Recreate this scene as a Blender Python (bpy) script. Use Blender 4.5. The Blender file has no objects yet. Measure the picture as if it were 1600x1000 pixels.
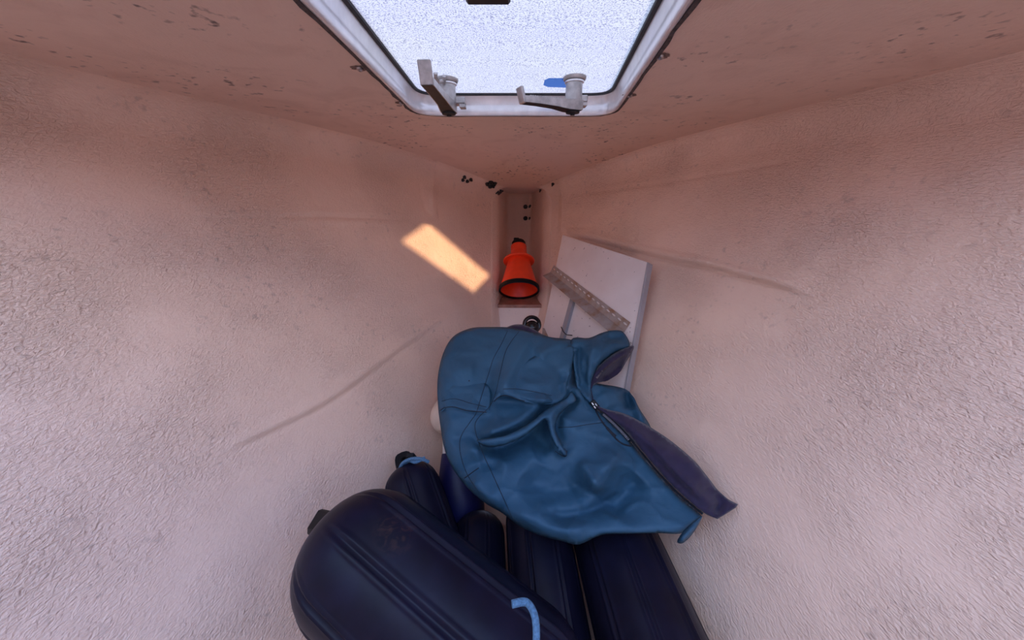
import bpy, math, random
import numpy as np
from mathutils import Vector, geometry, noise

# ------------------------------------------------------------------ camera, sky, sun, exposure
F, PITCH = 500.0, math.radians(22.0)
scene = bpy.context.scene
COL = scene.collection
cam_d = bpy.data.cameras.new('camera'); cam = bpy.data.objects.new('camera', cam_d); COL.objects.link(cam)
cam_d.sensor_width = 36.0; cam_d.lens = F / 1600 * 36.0; cam_d.clip_start = 0.02
cam.location = (0, 0, 0); cam.rotation_euler = (math.pi / 2 - PITCH, 0, 0)
scene.camera = cam
vs = scene.view_settings
vs.view_transform = 'Standard'; vs.look = 'None'; vs.gamma = 1.0; vs.use_curve_mapping = False
vs.exposure = 1.95
scene.cycles.use_denoising = True
scene.cycles.max_bounces = 14; scene.cycles.diffuse_bounces = 10; scene.cycles.transmission_bounces = 8

world = bpy.data.worlds.new('sky'); scene.world = world; world.use_nodes = True
wn = world.node_tree.nodes; wl = world.node_tree.links; wn.clear()
w_out = wn.new('ShaderNodeOutputWorld'); w_bg = wn.new('ShaderNodeBackground')
w_tc = wn.new('ShaderNodeTexCoord'); w_no = wn.new('ShaderNodeTexNoise'); w_cr = wn.new('ShaderNodeValToRGB')
w_no.inputs['Scale'].default_value = 2.2; w_no.inputs['Detail'].default_value = 6
w_cr.color_ramp.elements[0].position = .42; w_cr.color_ramp.elements[0].color = (.22, .42, 1, 1)
w_cr.color_ramp.elements[1].position = .62; w_cr.color_ramp.elements[1].color = (.66, .79, 1, 1)
wl.new(w_tc.outputs['Generated'], w_no.inputs['Vector']); wl.new(w_no.outputs['Fac'], w_cr.inputs['Fac'])
wl.new(w_cr.outputs['Color'], w_bg.inputs['Color']); wl.new(w_bg.outputs['Background'], w_out.inputs['Surface'])
w_bg.inputs['Strength'].default_value = 1.0

SUN_TO = Vector((.40, -1.45, .43)).normalized()          # towards the low sun, astern to the right
sun_d = bpy.data.lights.new('sun', 'SUN'); sun = bpy.data.objects.new('sun', sun_d); COL.objects.link(sun)
sun_d.energy = 1.5; sun_d.color = (1.0, .66, .40); sun_d.angle = math.radians(.9)
sun.rotation_euler = SUN_TO.to_track_quat('Z', 'Y').to_euler(); sun.location = SUN_TO * 6

# ------------------------------------------------------------------ geometry helpers
CP, SP = math.cos(PITCH), math.sin(PITCH)
def ray(px, py):
    u, v = (px - 800) / F, (500 - py) / F
    return Vector((u, CP + v * SP, -SP + v * CP))
def at(px, py, t): return ray(px, py) * t
def project(P):                                   # numpy (n,3) -> (n,2) pixels
    d = P[:, 1] * CP - P[:, 2] * SP
    d = np.where(np.abs(d) < 1e-4, 1e-4, d)
    return np.stack([800 + F * P[:, 0] / d, 500 - F * (P[:, 1] * SP + P[:, 2] * CP) / d], 1), d

ROOTLOC = {}
def link(o, parent=None):
    COL.objects.link(o)
    if parent: o.parent = parent
    return o
def tag(o, label, cat, group=None):
    o['label'] = label; o['category'] = cat
    if group: o['group'] = group
    return o
def struct(o): o['kind'] = 'structure'; return o
def empty(name, loc, label, cat, group=None):
    o = bpy.data.objects.new(name, None); o.empty_display_size = .05
    o.location = loc; link(o); ROOTLOC[o.name] = Vector(loc)
    return tag(o, label, cat, group)
def base_of(o):
    while o is not None:
        if o.name in ROOTLOC: return ROOTLOC[o.name]
        o = o.parent
    return Vector((0, 0, 0))
def mk(name, verts, faces, mat, parent=None, smooth=True, sharp=None):
    verts = np.array([tuple(v) for v in verts], dtype=float) if not isinstance(verts, np.ndarray) else verts
    if parent is None:
        b = Vector(((verts[:, 0].min() + verts[:, 0].max()) / 2, (verts[:, 1].min() + verts[:, 1].max()) / 2, verts[:, 2].min()))
    else:
        b = base_of(parent)
    me = bpy.data.meshes.new(name)
    me.from_pydata((verts - np.array(b)).tolist(), [], faces)
    me.update()
    if smooth:
        me.polygons.foreach_set('use_smooth', [True] * len(me.polygons))
        if sharp: me.set_sharp_from_angle(angle=math.radians(sharp))
    me.materials.append(mat)
    o = bpy.data.objects.new(name, me); link(o, parent)
    if parent is None:
        o.location = b; ROOTLOC[o.name] = b
    return o

class MB:                                          # collects shapes for one mesh
    def __init__(s): s.v = []; s.f = []
    def add(s, v, f):
        n = len(s.v); s.v += [Vector(p) for p in v]; s.f += [tuple(i + n for i in q) for q in f]; return s
    def box(s, c, ax, ay, az, bev=0.0):
        c = Vector(c); ax, ay, az = Vector(ax), Vector(ay), Vector(az)
        if bev <= 0:
            v = [c + ax * i + ay * j + az * k for k in (-1, 1) for j in (-1, 1) for i in (-1, 1)]
            return s.add(v, [(0, 2, 3, 1), (4, 5, 7, 6), (0, 1, 5, 4), (2, 6, 7, 3), (0, 4, 6, 2), (1, 3, 7, 5)])
        lx, ly, lz = ax.length, ay.length, az.length
        ux, uy, uz = ax / lx, ay / ly, az / lz
        b = min(bev, lx * .9, ly * .9, lz * .9)
        v = []; idx = {}
        for i in (-1, 1):
            for j in (-1, 1):
                for k in (-1, 1):
                    for a in range(3):
                        d = [lx, ly, lz]
                        for q in range(3):
                            if q != a: d[q] -= b
                        idx[(i, j, k, a)] = len(v)
                        v.append(c + ux * i * d[0] + uy * j * d[1] + uz * k * d[2])
        f = []
        I = lambda i, j, k, a: idx[(i, j, k, a)]
        for i in (-1, 1):
            f.append((I(i, -1, -1, 0), I(i, 1, -1, 0), I(i, 1, 1, 0), I(i, -1, 1, 0)))
            f.append((I(-1, i, -1, 1), I(1, i, -1, 1), I(1, i, 1, 1), I(-1, i, 1, 1)))
            f.append((I(-1, -1, i, 2), I(1, -1, i, 2), I(1, 1, i, 2), I(-1, 1, i, 2)))
            for j in (-1, 1):
                f.append((I(i, j, -1, 0), I(i, j, 1, 0), I(i, j, 1, 1), I(i, j, -1, 1)))
                f.append((I(i, -1, j, 0), I(i, 1, j, 0), I(i, 1, j, 2), I(i, -1, j, 2)))
                f.append((I(-1, i, j, 1), I(1, i, j, 1), I(1, i, j, 2), I(-1, i, j, 2)))
                for k in (-1, 1): f.append((I(i, j, k, 0), I(i, j, k, 1), I(i, j, k, 2)))
        return s.add(v, f)
    def tube(s, pts, r, n=8, closed=False):
        pts = [Vector(p) for p in pts]; m = len(pts); rings = []
        rr = r if isinstance(r, (list, tuple)) else [r] * m
        up = None
        for i, p in enumerate(pts):
            a = pts[(i - 1) % m] if (closed or i > 0) else p
            b = pts[(i + 1) % m] if (closed or i < m - 1) else p
            d = (b - a).normalized()
            if up is None:
                up = d.orthogonal().normalized()
            up = (up - d * up.dot(d))
            up = up.normalized() if up.length > 1e-6 else d.orthogonal().normalized()
            w = d.cross(up)
            rings.append([p + (up * math.cos(2 * math.pi * k / n) + w * math.sin(2 * math.pi * k / n)) * rr[i] for k in range(n)])
        v = [q for ring in rings for q in ring]; f = []
        for i in range(m if closed else m - 1):
            j = (i + 1) % m
            for k in range(n):
                f.append((i * n + k, i * n + (k + 1) % n, j * n + (k + 1) % n, j * n + k))
        if not closed: f += [tuple(range(n))[::-1], tuple(range((m - 1) * n, m * n))]
        return s.add(v, f)
    def lathe(s, o, axis, prof, n=32, mod=None, ref=None):        # prof: (distance along axis, radius)
        o = Vector(o); a = Vector(axis).normalized()
        x = (Vector(ref) - a * Vector(ref).dot(a)).normalized() if ref is not None else a.orthogonal().normalized()
        y = a.cross(x); v = []; f = []
        for i, (h, r) in enumerate(prof):
            for k in range(n):
                th = 2 * math.pi * k / n
                q = r * (mod(th, i) if mod else 1)
                v.append(o + a * h + (x * math.cos(th) + y * math.sin(th)) * q)
        for i in range(len(prof) - 1):
            for k in range(n):
                f.append((i * n + k, i * n + (k + 1) % n, (i + 1) * n + (k + 1) % n, (i + 1) * n + k))
        loop = (Vector(prof[0]) - Vector(prof[-1])).length < 1e-9
        if prof[0][1] > 1e-5 and not loop: f.append(tuple(range(n))[::-1])
        if prof[-1][1] > 1e-5 and not loop: f.append(tuple(range((len(prof) - 1) * n, len(prof) * n)))
        return s.add(v, f)
    def build(s, name, mat, parent=None, smooth=True, sharp=35): return mk(name, s.v, s.f, mat, parent, smooth, sharp)

def smooth_line(pts, n=6, closed=False):
    """Catmull-Rom through tuples of any dimension"""
    P = [np.array(p, float) for p in pts]; m = len(P); out = []
    for i in range(m if closed else m - 1):
        p0 = P[(i - 1) % m] if (closed or i > 0) else P[i]
        p1 = P[i]; p2 = P[(i + 1) % m]
        p3 = P[(i + 2) % m] if (closed or i < m - 2) else p2
        for k in range(n):
            t = k / n
            out.append(.5 * ((2 * p1) + (-p0 + p2) * t + (2 * p0 - 5 * p1 + 4 * p2 - p3) * t * t + (-p0 + 3 * p1 - 3 * p2 + p3) * t ** 3))
    if not closed: out.append(P[-1])
    return out

def seg_dist(Q, poly):
    """distance of every pixel in Q to a polyline, and the arc fraction there"""
    poly = np.array(poly, float); best = np.full(len(Q), 1e9); frac = np.zeros(len(Q)); side = np.zeros(len(Q))
    L = np.r_[0, np.cumsum(np.linalg.norm(np.diff(poly, axis=0), axis=1))]
    for i in range(len(poly) - 1):
        a, b = poly[i], poly[i + 1]; d = b - a; l2 = max(d @ d, 1e-9)
        t = np.clip(((Q - a) @ d) / l2, 0, 1)
        r = Q - (a + t[:, None] * d); dist = np.linalg.norm(r, axis=1)
        m = dist < best
        best[m] = dist[m]; frac[m] = (L[i] + t[m] * math.sqrt(l2)) / L[-1]
        side[m] = np.sign(d[0] * r[m, 1] - d[1] * r[m, 0])
    return best, frac, side

# ------------------------------------------------------------------ materials
def mat_base(name):
    m = bpy.data.materials.new(name); m.use_nodes = True
    n = m.node_tree.nodes; l = m.node_tree.links
    return m, n, l, n['Principled BSDF']
def node(n, kind, **kw):
    o = n.new(kind)
    for k, v in kw.items():
        if k in o.inputs: o.inputs[k].default_value = v
        else: setattr(o, k, v)
    return o
def mapped(n, l, scale=(1, 1, 1), rot=(0, 0, 0)):
    tc = n.new('ShaderNodeTexCoord'); mp = n.new('ShaderNodeMapping')
    mp.inputs['Scale'].default_value = scale; mp.inputs['Rotation'].default_value = rot
    l.new(tc.outputs['Object'], mp.inputs['Vector']); return mp.outputs['Vector']
def ramp(n, l, src, stops):
    r = n.new('ShaderNodeValToRGB'); e = r.color_ramp.elements
    while len(e) > 1: e.remove(e[-1])
    e[0].position, e[0].color = stops[0][0], (*stops[0][1], 1)
    for p, c in stops[1:]:
        q = e.new(p); q.color = (*c, 1)
    l.new(src, r.inputs['Fac']); return r.outputs['Color']
def mixc(n, l, fac, a, b):
    x = n.new('ShaderNodeMix'); x.data_type = 'RGBA'
    for s, v in ((x.inputs[0], fac), (x.inputs[6], a), (x.inputs[7], b)):
        if isinstance(v, (int, float)): s.default_value = v
        elif isinstance(v, tuple): s.default_value = (*v, 1)
        else: l.new(v, s)
    return x.outputs[2]
def plain(name, c, rough=.5, metal=0.0, nscale=60, var=.12, bump=.0, bscale=200, spec=.5, coat=0, sheen=0):
    m, n, l, b = mat_base(name)
    v = mapped(n, l)
    t = node(n, 'ShaderNodeTexNoise', Scale=nscale, Detail=5.0); l.new(v, t.inputs['Vector'])
    lo = tuple(x * (1 - var) for x in c); hi = tuple(min(1, x * (1 + var)) for x in c)
    l.new(ramp(n, l, t.outputs['Fac'], [(.35, lo), (.65, hi)]), b.inputs['Base Color'])
    b.inputs['Roughness'].default_value = rough; b.inputs['Metallic'].default_value = metal
    b.inputs['Specular IOR Level'].default_value = spec; b.inputs['Coat Weight'].default_value = coat
    if sheen: b.inputs['Sheen Weight'].default_value = sheen
    if bump:
        t2 = node(n, 'ShaderNodeTexNoise', Scale=bscale, Detail=6.0); l.new(v, t2.inputs['Vector'])
        bp = node(n, 'ShaderNodeBump', Strength=bump, Distance=.002); l.new(t2.outputs['Fac'], bp.inputs['Height'])
        l.new(bp.outputs['Normal'], b.inputs['Normal'])
    return m

def gelcoat(name, c, rough_amt, dirt, scale=(1, 1, 1), strands=.6):
    """painted glass-fibre: strand relief, blotchy paint, specks of mould"""
    m, n, l, b = mat_base(name)
    v = mapped(n, l)
    big = node(n, 'ShaderNodeTexNoise', Scale=3.5, Detail=6.0, Roughness=.6); l.new(v, big.inputs['Vector'])
    base = ramp(n, l, big.outputs['Fac'], [(.3, tuple(x * .93 for x in c)), (.7, c)])
    # mould specks
    sp = node(n, 'ShaderNodeTexNoise', Scale=55.0, Detail=3.0); l.new(v, sp.inputs['Vector'])
    zone = node(n, 'ShaderNodeTexNoise', Scale=5.0, Detail=4.0); l.new(v, zone.inputs['Vector'])
    a = ramp(n, l, sp.outputs['Fac'], [(.60, (0, 0, 0)), (.70, (1, 1, 1))])
    z = ramp(n, l, zone.outputs['Fac'], [(.46, (0, 0, 0)), (.60, (1, 1, 1))])
    mm = n.new('ShaderNodeMath'); mm.operation = 'MULTIPLY'; l.new(a, mm.inputs[0]); l.new(z, mm.inputs[1])
    m2 = n.new('ShaderNodeMath'); m2.operation = 'MULTIPLY'; l.new(mm.outputs[0], m2.inputs[0]); m2.inputs[1].default_value = dirt
    base = mixc(n, l, m2.outputs[0], base, (.16, .10, .08))
    # brown film
    fl = node(n, 'ShaderNodeTexNoise', Scale=9.0, Detail=8.0, Distortion=1.2); l.new(v, fl.inputs['Vector'])
    ff = ramp(n, l, fl.outputs['Fac'], [(.5, (0, 0, 0)), (.75, (dirt * .35,) * 3)])
    base = mixc(n, l, ff, base, (c[0] * .62, c[1] * .5, c[2] * .45))
    l.new(base, b.inputs['Base Color'])
    b.inputs['Roughness'].default_value = .48
    # relief
    st = node(n, 'ShaderNodeTexNoise', Scale=1.0, Detail=4.0, Distortion=.8)
    l.new(mapped(n, l, (75, 75, 340), (.35, .25, .3)), st.inputs['Vector'])
    st2 = node(n, 'ShaderNodeTexNoise', Scale=1.0, Detail=4.0, Distortion=1.0)
    l.new(mapped(n, l, (300, 85, 85), (.2, .6, .5)), st2.inputs['Vector'])
    lump = node(n, 'ShaderNodeTexNoise', Scale=14.0, Detail=5.0); l.new(v, lump.inputs['Vector'])
    patch = node(n, 'ShaderNodeTexNoise', Scale=4.0, Detail=3.0); l.new(v, patch.inputs['Vector'])
    s1 = n.new('ShaderNodeMath'); s1.operation = 'MULTIPLY'
    s0 = n.new('ShaderNodeMath'); s0.operation = 'ADD'; l.new(st.outputs['Fac'], s0.inputs[0]); l.new(st2.outputs['Fac'], s0.inputs[1])
    l.new(s0.outputs[0], s1.inputs[0]); l.new(ramp(n, l, patch.outputs['Fac'], [(.35, (.25,) * 3), (.65, (strands,) * 3)]), s1.inputs[1])
    s2 = n.new('ShaderNodeMath'); s2.operation = 'MULTIPLY_ADD'; l.new(lump.outputs['Fac'], s2.inputs[0]); s2.inputs[1].default_value = .7
    l.new(s1.outputs[0], s2.inputs[2])
    bp = node(n, 'ShaderNodeBump', Strength=rough_amt, Distance=.004); l.new(s2.outputs[0], bp.inputs['Height'])
    l.new(bp.outputs['Normal'], b.inputs['Normal'])
    return m

GEL = (.91, .65, .50)
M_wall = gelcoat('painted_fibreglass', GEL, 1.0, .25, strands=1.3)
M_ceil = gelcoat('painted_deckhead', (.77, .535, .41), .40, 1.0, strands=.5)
M_floor = gelcoat('painted_bilge', (.55, .46, .42), .5, .8)
M_alu = plain('aluminium', (.86, .85, .85), .30, .55, 40, .06, .15, 300)
M_alu2 = plain('worn_latch_metal', (.50, .48, .47), .36, .6, 60, .2, .2, 300)
M_latch_dark = plain('dark_plastic', (.014, .013, .013), .5, 0, 80, .3, spec=.25)
M_gasket = plain('rubber_gasket', (.03, .032, .036), .6, 0, 80, .3)
M_seal = plain('dirty_sealant', (.07, .05, .045), .7, 0, 120, .5, .6, 150)
M_screw = plain('stainless_screw', (.40, .36, .34), .3, .9, 200, .3)
M_rust = plain('rust_stain_washer', (.17, .10, .075), .7, 0, 200, .45, .3, 300)
M_nut = plain('tarnished_nut', (.045, .04, .038), .5, .3, 300, .4)
M_orange = plain('orange_plastic', (.86, .055, .012), .38, 0, 30, .06, .05, 200)
M_black = plain('black_rubber', (.005, .005, .006), .55, 0, 60, .3, .1, 200, spec=.2)
M_blackgloss = plain('glossy_black_plastic', (.006, .006, .007), .2, 0, 60, .3)
M_ledge = plain('brown_varnished_ledge', (.33, .15, .095), .5, 0, 30, .25, .2, 100)
M_board = None
M_navy = plain('navy_vinyl', (.0065, .006, .0165), .40, 0, 18, .25, .12, 90, .17)
M_blue = plain('blue_vinyl', (.010, .010, .065), .42, 0, 18, .2, .1, 90, .25)
M_white = plain('white_vinyl', (.78, .72, .66), .45, 0, 18, .05, .05, 90)
M_cream = plain('cream_vinyl', (.74, .58, .46), .5, 0, 18, .08, .08, 90)
M_rope = plain('pale_blue_rope', (.075, .165, .27), .8, 0, 300, .25, .8, 400)
M_lining = plain('purple_navy_lining', (.023, .016, .045), .75, 0, 40, .15, .2, 600, .3, sheen=.15)
M_thread = plain('dark_thread', (.008, .012, .022), .8)
M_teeth = plain('zip_teeth', (.10, .08, .085), .35, .5, 200, .3)

def board_mat():
    m, n, l, b = mat_base('white_painted_ply')
    v = mapped(n, l)
    t = node(n, 'ShaderNodeTexNoise', Scale=8.0, Detail=6.0); l.new(v, t.inputs['Vector'])
    base = ramp(n, l, t.outputs['Fac'], [(.3, (.74, .66, .62)), (.7, (.82, .76, .73))])
    s = node(n, 'ShaderNodeTexNoise', Scale=70.0, Detail=2.0); l.new(v, s.inputs['Vector'])
    f = ramp(n, l, s.outputs['Fac'], [(.70, (0, 0, 0)), (.74, (.7,) * 3)])
    l.new(mixc(n, l, f, base, (.12, .09, .08)), b.inputs['Base Color']); b.inputs['Roughness'].default_value = .4
    return m
M_board = board_mat()
M_boardedge = plain('grey_board_edge', (.34, .32, .33), .6, 0, 12, .08)
def steel_mat():
    m, n, l, b = mat_base('galvanised_rusting_steel')
    v = mapped(n, l)
    t = node(n, 'ShaderNodeTexNoise', Scale=26.0, Detail=7.0); l.new(v, t.inputs['Vector'])
    c = ramp(n, l, t.outputs['Fac'], [(.36, (.40, .36, .34)), (.54, (.36, .29, .25)), (.68, (.30, .17, .10))])
    l.new(c, b.inputs['Base Color']); b.inputs['Metallic'].default_value = .25; b.inputs['Roughness'].default_value = .55
    return m
M_steel = steel_mat()

def fabric_mat():
    m, n, l, b = mat_base('teal_coated_fabric')
    v = mapped(n, l)
    t = node(n, 'ShaderNodeTexNoise', Scale=5.0, Detail=5.0); l.new(v, t.inputs['Vector'])
    l.new(ramp(n, l, t.outputs['Fac'], [(.35, (.024, .078, .134)), (.65, (.033, .100, .166))]), b.inputs['Base Color'])
    b.inputs['Roughness'].default_value = .6; b.inputs['Specular IOR Level'].default_value = .28
    w = node(n, 'ShaderNodeTexNoise', Scale=26.0, Detail=5.0, Distortion=1.6); l.new(v, w.inputs['Vector'])
    bp = node(n, 'ShaderNodeBump', Strength=.35, Distance=.004); l.new(w.outputs['Fac'], bp.inputs['Height'])
    dn = node(n, 'ShaderNodeTexNoise', Scale=7.0, Detail=3.0); l.new(v, dn.inputs['Vector'])
    ad = n.new('ShaderNodeVectorMath'); ad.operation = 'MULTIPLY_ADD'; l.new(dn.outputs['Color'], ad.inputs[0]); ad.inputs[1].default_value = (.10, .10, .10); l.new(v, ad.inputs[2])
    vo = node(n, 'ShaderNodeTexVoronoi', Scale=15.0); vo.feature = 'SMOOTH_F1'; vo.inputs['Smoothness'].default_value = .25; l.new(ad.outputs[0], vo.inputs['Vector'])
    b2 = node(n, 'ShaderNodeBump', Strength=.55, Distance=.012); l.new(vo.outputs['Distance'], b2.inputs['Height']); l.new(bp.outputs['Normal'], b2.inputs['Normal'])
    l.new(b2.outputs['Normal'], b.inputs['Normal'])
    return m
M_teal = fabric_mat()

def pane_mat():
    m, n, l, b = mat_base('frosted_acrylic'); n.remove(b)
    out = n['Material Output']
    v = mapped(n, l)
    g = node(n, 'ShaderNodeTexNoise', Scale=430.0, Detail=2.0, Roughness=.7); l.new(v, g.inputs['Vector'])
    lo = node(n, 'ShaderNodeTexNoise', Scale=4.5, Detail=4.0); l.new(v, lo.inputs['Vector'])
    tint = ramp(n, l, lo.outputs['Fac'], [(.35, (.95, .85, .78)), (.6, (1.0, .89, .74))])
    sp = ramp(n, l, g.outputs['Fac'], [(.36, (.30, .30, .40)), (.52, (1.0, .98, .96))])
    mul = n.new('ShaderNodeMix'); mul.data_type = 'RGBA'; mul.blend_type = 'MULTIPLY'; mul.inputs[0].default_value = 1
    l.new(tint, mul.inputs[6]); l.new(sp, mul.inputs[7])
    dim = n.new('ShaderNodeMix'); dim.data_type = 'RGBA'; dim.blend_type = 'MULTIPLY'; dim.inputs[0].default_value = 1
    l.new(mul.outputs[2], dim.inputs[6]); dim.inputs[7].default_value = (PANE_T, PANE_T, PANE_T, 1)
    tr = n.new('ShaderNodeBsdfTranslucent'); l.new(dim.outputs[2], tr.inputs['Color'])
    gl = node(n, 'ShaderNodeBsdfGlossy', Roughness=.35)
    mx = n.new('ShaderNodeMixShader'); mx.inputs[0].default_value = .04
    l.new(tr.outputs[0], mx.inputs[1]); l.new(gl.outputs[0], mx.inputs[2]); l.new(mx.outputs[0], out.inputs['Surface'])
    return m
PANE_T = .43
M_pane = pane_mat()
def clear_mat():
    m, n, l, b = mat_base('sky_tinted_acrylic'); n.remove(b)
    tr = node(n, 'ShaderNodeBsdfTranslucent'); tr.inputs['Color'].default_value = (.10, .22, .55, 1)  # blue of the sky beyond is put into the translucent colour
    l.new(tr.outputs[0], n['Material Output'].inputs['Surface']); return m
M_clear = clear_mat()

# ------------------------------------------------------------------ the forepeak shell
FLOOR = -.95
TAB = np.array([  # q, Y top, half-width top, Y bottom, half-width bottom
    (0, -.75, 1.05, -.75, .54), (.2, 0, 1.02, 0, .47), (.4, .5, .92, .45, .37), (.6, 1.05, .75, .82, .24),
    (.75, 1.35, .575, 1.02, .175), (.86, 1.62, .38, 1.12, .13), (.95, 1.80, .235, 1.16, .125), (1, 1.87, .165, 1.18, .115)])
_t = np.array(smooth_line([tuple(r) for r in TAB], 24)); QS = _t[:, 0]
def station(q): return [np.interp(q, QS, _t[:, k]) for k in range(1, 5)]
def cx(y): return -.03 + .045 * y
def ceil_z(y):
    y = np.asarray(y, float); d = np.maximum(y - 1.0, 0)
    e = np.minimum(d, .87); g = np.maximum(d - .87, 0)
    return np.where(y <= 1.0, .19 + .03 * (1 - y), .19 - .03 * d - .195 * e * e - .04 * g)
RF = .085
def wall_grid(side, q, h):
    """q, h arrays -> points on the hull side (without the fillet)"""
    yt, wt, yb, wb = station(q); zt = ceil_z(yt)
    y = yb + (yt - yb) * h; w = wb + (wt - wb) * h + .03 * np.sin(np.pi * h) * np.sqrt(1 - q)
    z = FLOOR + (zt - FLOOR) * h
    return cx(y) + side * w, y, z
def half_width(y, z):
    lo, hi = 0.0, 1.0
    for _ in range(26):
        q = (lo + hi) / 2; yt, wt, yb, wb = station(q); h = (z - FLOOR) / (float(ceil_z(yt)) - FLOOR)
        if yb + (yt - yb) * h < y: lo = q
        else: hi = q
    return wb + (wt - wb) * h + .03 * math.sin(math.pi * min(max(h, 0), 1)) * math.sqrt(1 - q), q
def inside(p):
    x, y, z = p
    dc = float(ceil_z(y)) - z
    if dc <= 0 or z < FLOOR: return False
    w, q = half_width(y, z)
    if q > .9995:
        yt, wt, yb, wb = station(1.0); ye = yb + (yt - yb) * (z - FLOOR) / (float(ceil_z(yt)) - FLOOR)
        return y < ye + RB and abs(x - cx(y)) < (wb + (wt - wb) * (z - FLOOR) / (float(ceil_z(yt)) - FLOOR)) * float(np.interp((y - ye), [0, .006, .02, .05, .10, RB * .5, RB - .06, RB], [1, .95, .86, .77, .72, .64, .56, .4]))
    dw = w - abs(x - cx(y))
    if dw <= 0: return False
    if dw < RF and dc < RF and (RF - dw) ** 2 + (RF - dc) ** 2 > RF * RF: return False
    return True
def hit(px, py, back=0.0):
    d = ray(px, py); lo = .1
    t = .1
    while t < 4 and inside(d * t): lo = t; t += .02
    hi = t
    for _ in range(24):
        m = (lo + hi) / 2
        if inside(d * m): lo = m
        else: hi = m
    return d * (lo - back)
def hit_normal(px, py):
    a, b, c = hit(px, py), hit(px + 3, py), hit(px, py + 3)
    n = (b - a).cross(c - a).normalized()
    return n if n.dot(ray(px, py)) < 0 else -n

# creases, laminate steps and overlaps as traced on the hull sides: (points, height m, width px)
CREASES = {
 -1: [([(425, 337), (500, 336), (560, 338), (640, 341)], -.0035, 3.0), ([(300, 341), (425, 337)], -.0035, 3.0),
      ([(425, 346), (560, 347), (650, 352)], .003, 6),
      ([(655, 262), (657, 300), (668, 338)], -.0025, 3), ([(683, 262), (682, 310), (686, 345)], -.004, 2.5),
      ([(676, 262), (675, 310), (678, 345)], .003, 4), ([(683, 264), (712, 272), (745, 286)], -.003, 2.5),
      ([(350, 700), (425, 665), (500, 628), (560, 588), (640, 528), (715, 483)], .006, 9),
      ([(350, 712), (425, 677), (500, 640), (560, 600), (640, 540), (715, 491)], -.004, 5),
      ([(590, 470), (640, 440), (690, 425), (760, 410)], .003, 6),
      ([(425, 185), (520, 205), (600, 232)], .002, 8)],
 1: [([(885, 366), (960, 386), (1040, 405), (1110, 420), (1175, 438), (1260, 460)], -.011, 3.2),
      ([(885, 359), (960, 378), (1040, 397), (1110, 412), (1175, 429), (1260, 450)], .008, 6),
      ([(1001, 285), (998, 330), (994, 365), (985, 392)], -.0035, 3), ([(1008, 285), (1005, 330), (1001, 365), (992, 392)], .003, 4),
      ([(885, 307), (940, 300), (1000, 292), (1060, 282), (1175, 262), (1260, 245)], -.003, 4),
      ([(878, 292), (880, 330), (876, 365)], .005, 3.5), ([(871, 292), (872, 330), (869, 365)], -.003, 3),
      ([(885, 355), (930, 355)], -.003, 3),
      ([(1040, 245), (1100, 222), (1175, 200), (1260, 170)], -.004, 5), ([(1045, 232), (1100, 212), (1175, 188), (1260, 158)], .004, 7)]}
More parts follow.
